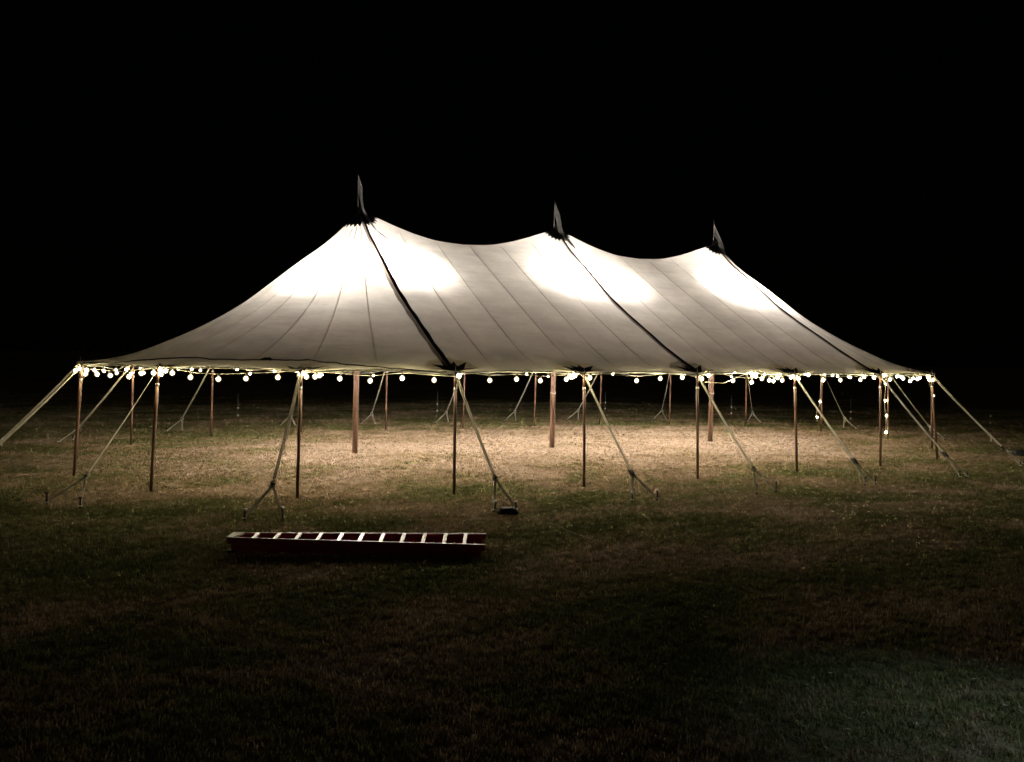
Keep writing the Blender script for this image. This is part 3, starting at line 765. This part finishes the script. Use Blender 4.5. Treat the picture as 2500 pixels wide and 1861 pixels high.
# ------------------------------------------------------------------ festoon lights
def bulb_mesh():
    prof = [(.0, -.062), (.022, -.057), (.042, -.042), (.053, -.018), (.053, .006), (.043, .026), (.026, .042), (.016, .050)]
    n = 12; v, f = [Vector((0, 0, -.062))], []
    for r, z in prof[1:]:
        v += [Vector((r * math.cos(2 * math.pi * k / n), r * math.sin(2 * math.pi * k / n), z)) for k in range(n)]
    f += [(0, 1 + (k + 1) % n, 1 + k) for k in range(n)]
    for j in range(len(prof) - 2):
        f += [(1 + j * n + k, 1 + j * n + (k + 1) % n, 1 + (j + 1) * n + (k + 1) % n, 1 + (j + 1) * n + k) for k in range(n)]
    me = bpy.data.meshes.new("bulb"); me.from_pydata([tuple(p) for p in v], [], f); me.materials.append(M_BULB)
    me.polygons.foreach_set("use_smooth", [True] * len(me.polygons)); return me
def socket_mesh():
    m = MB().tube([(0, 0, .040), (0, 0, .046), (0, 0, .085), (0, 0, .095)], [.018, .020, .018, .010], 8)
    me = bpy.data.meshes.new("socket"); me.from_pydata([tuple(p) for p in m.v], [], m.f); me.materials.append(M_SOCKET); return me
def core_mesh():
    bm = bmesh.new(); bmesh.ops.create_icosphere(bm, subdivisions=1, radius=.031)
    for v in bm.verts: v.co.z = v.co.z * 1.25 - .008
    me = bpy.data.meshes.new("glow_core"); bm.to_mesh(me); bm.free(); me.materials.append(M_CORE); return me
ME_CORE = core_mesh()
ME_BULB, ME_SOCK = bulb_mesh(), socket_mesh()
def add_bulb(root, p, org, tilt=.2):
    e = (rnd.uniform(-tilt, tilt), rnd.uniform(-tilt, tilt), rnd.uniform(0, 6))
    for nm, me in (("bulb", ME_BULB), ("socket", ME_SOCK)):
        o = link(bpy.data.objects.new(nm, me), root); o.location = Vector(p) - org; o.rotation_euler = e
        if nm == "bulb": link(bpy.data.objects.new("glow_core", ME_CORE), o)

SEG = {}
for key in ('F', 'B'):
    for a, p in BULBS[key]:
        SEG.setdefault(a, []).append(Vector(p))
CHAIN = ORDER[:]            # F0..F8, B12..B0, then back to F0
NEXT = {n: CHAIN[(i + 1) % len(CHAIN)] for i, n in enumerate(CHAIN)}
def attach(n):
    return TOPS[n] + inward(n) * .05 + Vector((0, 0, -.07 if n[0] == 'F' else -.12))
def strand(keys, label):
    org = Vector((TOPS[keys[0]].x, TOPS[keys[0]].y, 2.0))
    o = tag(empty("string_lights", org), label, "string lights", "strings of warm bulbs under the tent eave")
    path = []
    for a in keys:
        A, B = attach(a), attach(NEXT[a]); AB = B - A
        bs = sorted(SEG.get(a, []), key=lambda p: (p - A).dot(AB))
        path.append(A)
        if len(bs) < 2:
            for t in (.25, .5, .75): path.append(A.lerp(B, t) + Vector((0, 0, -.28 * 4 * t * (1 - t))))
        last = A
        for p in bs:
            add_bulb(o, p, org)
            t = (p - A).dot(AB) / AB.length_squared
            q = A.lerp(B, t); q = Vector((q.x, q.y, p.z + .095)).lerp(Vector((p.x, p.y, p.z + .095)), .9)
            if len(bs) >= 2 and (q - last).length > .12: path.append(q); last = q
        if path and (path[-1] - B).length < .05: path.pop()
    path.append(attach(NEXT[keys[-1]]))
    # smooth the cable
    pts = []
    for i in range(len(path) - 1):
        p0, p1, p2, p3 = path[max(i - 1, 0)], path[i], path[i + 1], path[min(i + 2, len(path) - 1)]
        for s in range(4):
            t = s / 4
            pts.append(.5 * ((2 * p1) + (p2 - p0) * t + (2 * p0 - 5 * p1 + 4 * p2 - p3) * t * t + (3 * p1 - p0 - 3 * p2 + p3) * t ** 3))
    pts.append(path[-1])
    MB().tube([p - org for p in pts], .009, 5).build("cable", M_WIRE, o, True)
    return o
strand(['F0', 'F1'], "string of warm bulbs along the left front eave, from corner to third pole")
strand(['F2', 'F3'], "string of warm bulbs along the front eave behind the ladder")
strand(['F4', 'F5'], "string of warm bulbs along the front eave either side of the middle dark joint")
strand(['F6', 'F7'], "string of warm bulbs along the front eave at the right end")
strand(['F8', 'B12', 'B11'], "string of warm bulbs round the right end of the tent")
strand(['B10', 'B9', 'B8'], "string of warm bulbs along the far right back eave")
strand(['B7', 'B6', 'B5'], "string of bulbs along the back eave behind the middle thick pole")
strand(['B4', 'B3'], "string of bulbs along the back eave behind the left thick pole")
strand(['B2', 'B1', 'B0'], "string of warm bulbs round the left end of the tent")
# spare length gathered in a second swag
org = Vector((1.5, -6.6, 2.2))
o = tag(empty("string_lights", org), "short second swag of bulbs bunched up left of the right front pole", "string lights", "strings of warm bulbs under the tent eave")
xp = sorted((Vector(p) for a, p in BULBS['X']), key=lambda p: p.x)
pth = [Vector((.35, -6.6, 2.24)), Vector((.9, -6.62, 2.2))] + [p + Vector((0, .03, .095)) for p in xp] + [attach('F6')]
for p in xp: add_bulb(o, p, org, .5)
MB().tube([p - org + Vector((0, 0, .012 * math.sin(i * 2.1))) for i, p in enumerate(pth)], .010, 5).build("cable", M_WIRE, o, True)
for n, lab, nb in (('B10', "loose end of string lights with two bulbs down a back pole", 2), ('B11', "loose end of string lights with three bulbs down the right end pole", 3),
                   ('B12', "loose end of string lights with one bulb at the right corner", 1)):
    pts = [Vector(p) for p in DANGLE[n]]; a = attach(n); org = Vector((a.x, a.y, 1.2))
    o = tag(empty("string_lights", org), lab, "string lights", "loose ends of string lights")
    path = [a]
    for i, p in enumerate(pts):
        if p.z < .05: p.z = .06
        last = path[-1]
        for t in (.3, .65): path.append(last.lerp(p, t) + Vector((rnd.uniform(-.035, .035), rnd.uniform(-.035, .035), 0)))
        path.append(p + Vector((.0, 0, .02)))
        if i < nb: add_bulb(o, p + Vector((rnd.uniform(-.03, .03), -.03, -.03)), org, 1.1)
    MB().tube([p - org for p in path], .010, 5).build("cable", M_WIRE, o, True)

# ------------------------------------------------------------------ dark rope lying over the left of the canvas
pts = [on(x, y, .018) for x, y, z in ROPE]
fine = []
for i in range(len(pts) - 1):
    for s in range(4):
        x = pts[i].lerp(pts[i + 1], s / 4); fine.append(on(x.x, x.y, .016 + .004 * math.sin(i + s)))
fine.append(pts[-1])
org = fine[0].copy()
o = tag(empty("loose_rope", org), "thin dark rope lying across the canvas above the left front eave", "rope")
MB().tube([p - org for p in fine], .014, 6).build("rope", M_DARKROPE, o, True)
k = fine[len(fine) * 7 // 15] - org
MB().tube([k + Vector((-.12, .07, .0)), k + Vector((-.04, .02, .02)), k + Vector((.0, 0, .03)), k + Vector((.05, -.03, .02)), k + Vector((.11, -.06, 0))], [.012, .034, .022, .036, .012], 7).build("knot", M_DARKROPE, o, True)

# ------------------------------------------------------------------ red extension ladder on the grass
FL, FR, NL, NR = (Vector(p) for p in ((-10.738, -9.793, .2), (-7.414, -11.199, .2), (-10.886, -10.25, .235), (-7.675, -11.722, .165)))
lad = tag(empty("extension_ladder", (-9.2, -10.75, 0)), "dark red fibreglass extension ladder with pale rungs lying on the grass", "ladder")
lo_ = Vector((-9.2, -10.75, 0))
def lp(u, w, dz=0.):
    a = FL.lerp(FR, u); b = NL.lerp(NR, u); return a.lerp(b, w) + Vector((0, 0, dz)) - lo_
def rail(u0, u1, w, z0, z1, name, inner):
    # C-channel: web plus two flanges, edge highlights laid on as thin pale strips
    web, fl = MB(), MB()
    s = 1 if w < .5 else -1
    def quadbox(mb, wa, wb, za, zb):
        vs = []
        for u in (u0, u1):
            for ww in (wa, wb):
                for z in (za, zb): vs.append(lp(u, ww, z))
        mb.add(vs, [(0, 1, 3, 2), (4, 6, 7, 5), (0, 4, 5, 1), (2, 3, 7, 6), (0, 2, 6, 4), (1, 5, 7, 3)])
    quadbox(web, w, w + s * .02, z0, z1)
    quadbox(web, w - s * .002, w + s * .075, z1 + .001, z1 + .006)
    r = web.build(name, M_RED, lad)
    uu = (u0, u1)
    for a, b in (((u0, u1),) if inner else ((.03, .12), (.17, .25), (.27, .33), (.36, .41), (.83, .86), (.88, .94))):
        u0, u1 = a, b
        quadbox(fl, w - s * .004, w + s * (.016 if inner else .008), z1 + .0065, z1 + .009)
    fl2 = fl.build("edge_highlight", M_ALU, lad); fl2.parent = r
    return r
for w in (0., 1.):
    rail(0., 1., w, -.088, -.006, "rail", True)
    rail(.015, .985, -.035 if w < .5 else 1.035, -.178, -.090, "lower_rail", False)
US = [.0, .0975, .180, .262, .345, .427, .508, .590, .672, .755, .838, .918]
for i, u in enumerate(US):
    if i:
        m = MB(); a, b = lp(u, .015, -.012), lp(u, .985, -.012)
        ax = (b - a).normalized(); sd = Vector((ax.y, -ax.x, 0)).normalized()
        m.strap([a, b], .050, .030, sd)
        m.build("rung", M_ALU, lad)
    if 0 < u < .95:
        a, b = lp(u + .035, .02, -.135), lp(u + .035, .98, -.135)
        MB().tube([a, b], .016, 8).build("lower_rung", M_ALU, lad, True)
# end plate on the left, gussets on the last rung
m = MB(); vs = [lp(.0, 0, .008), lp(.045, 0, .008), lp(.02, 1, .008), lp(-.004, 1, .008)]
vs += [p - Vector((0, 0, .03)) for p in vs]
m.add(vs, [(0, 1, 2, 3), (7, 6, 5, 4), (0, 4, 5, 1), (1, 5, 6, 2), (2, 6, 7, 3), (3, 7, 4, 0)]).build("end_plate", M_TAPE, lad)
for w, s in ((.02, 1), (.98, -1)):
    for uu in (.918, .838):
        m = MB(); pts = []
        for k in range(6):
            a = math.pi / 2 * k / 5; pts.append(lp(uu + .028 * (1 - math.cos(a)) + .004, w + s * .18 * (1 - math.sin(a)), -.008))
        m.tube(pts, .007, 6).build("gusset", M_ALU, lad, True)
for w in (0., 1.):
    for u in (.02, .97):
        MB().box(lp(u, w, -.188), (.07, .025, .012), Matrix.Rotation(R(-26), 3, 'Z')).build("foot", M_BLACK, lad)

# ------------------------------------------------------------------ black bundle between two stakes, cord, dark heap
def lump(name, loc, size, rot, seed, label, cat, mat):
    bm = bmesh.new(); bmesh.ops.create_icosphere(bm, subdivisions=3, radius=1.)
    for v in bm.verts:
        p = v.co.copy(); k = 1 + .28 * noise.noise(p * 1.7 + Vector((seed, 0, 0))) + .12 * noise.noise(p * 5 + Vector((0, seed, 0)))
        sq = [math.copysign(abs(c) ** .6, c) for c in p]
        v.co = Vector((sq[0] * size[0] * k, sq[1] * size[1] * k, max(sq[2] * k, -.75) * size[2]))
    me = bpy.data.meshes.new(name); bm.to_mesh(me); bm.free(); me.materials.append(mat)
    me.polygons.foreach_set("use_smooth", [True] * len(me.polygons))
    o = link(bpy.data.objects.new(name, me)); o.location = (loc[0], loc[1], size[2] * .72); o.rotation_euler = (0, 0, rot)
    return tag(o, label, cat)
lump("cloth_bundle", (-6.03, -9.1), (.17, .09, .075), R(-22), 2.3, "small black cloth bundle on the grass between two stakes", "bundle", M_BAG)
lump("dark_heap", (12.72, -6.42), (.20, .17, .10), R(-40), 8.1, "low black heap on the grass at the right edge of the frame", "heap", M_BAG)
co = [Vector((x, y, .022 + .008 * math.sin(i * 2.))) for i, (x, y) in enumerate(CORD)]
M_THIN = principled('thin_cord', (.34, .31, .24), .9, var=.5, scale=9)
o = tag(empty("trailing_cord", co[0]), "thin pale cord trailing over the grass right of the black bundle", "cord")
MB().tube([p - co[0] for p in co], .004, 5).build("cord", M_THIN, o, True)

# ------------------------------------------------------------------ far wire fence
fn = tag(empty("wire_fence", (0, 12, 0)), "thin wire fence of step-in posts with white clips, behind the tent", "fence")
fo = Vector((0, 12, 0))
FP = sorted([Vector((x, y, 0)) for x, y in FENCE[:6]], key=lambda p: p.x)
FP = [Vector((-19, 9.5, 0))] + FP
for i, p in enumerate(FP):
    top = 1.12 if i != 6 else .8
    po = MB().tube([p - fo, p - fo + Vector((.01, 0, top))], [.011, .008], 6).build("post", M_POST, fn, True)
    for h in (.26, .55):
        MB().tube([p - fo + Vector((-.02, -.012, h - .03)), p - fo + Vector((.0, -.018, h)), p - fo + Vector((.02, -.012, h + .03))], [.022, .036, .022], 8).build("clip", M_CLIP, fn, True)
for h in (.26, .55):
    pts = []
    for a, b in zip(FP[:-1], FP[1:]):
        for s in range(8):
            t = s / 8; pts.append(a.lerp(b, t) - fo + Vector((0, -.02, h - .05 * 4 * t * (1 - t))))
    pts.append(FP[-1] - fo + Vector((0, -.02, h)))
    MB().tube(pts, .004, 4).build("wire", M_POST, fn)

# ------------------------------------------------------------------ fallen leaves and scraps on the lawn
v, f = [], []
rl = random.Random(21)
for i in range(420):
    d = rl.uniform(4.5, 30); u = rl.uniform(-.66, .66)
    x = -12.54 + d * math.sin(.465) + d * u * math.cos(.465); y = -22.18 + d * math.cos(.465) - d * u * math.sin(.465)
    s = rl.uniform(.012, .032); a = rl.uniform(0, 6.283); ca, sa = math.cos(a), math.sin(a); n = len(v); z = rl.uniform(.03, .055)
    for lx, ly, lz in ((-1, 0, 0), (-.2, .5, .2), (1, 0, .35), (-.1, -.5, .15), (.05, 0, -.12)):
        v.append((x + (lx * ca - ly * sa) * s, y + (lx * sa + ly * ca) * s, z + lz * s))
    f += [(n, n + 4, n + 1), (n + 4, n + 2, n + 1), (n, n + 3, n + 4), (n + 4, n + 3, n + 2)]
tag(mesh_obj("leaf_litter", v, f, M_LEAF), "small pale dead leaves scattered over the lawn", kind="stuff")
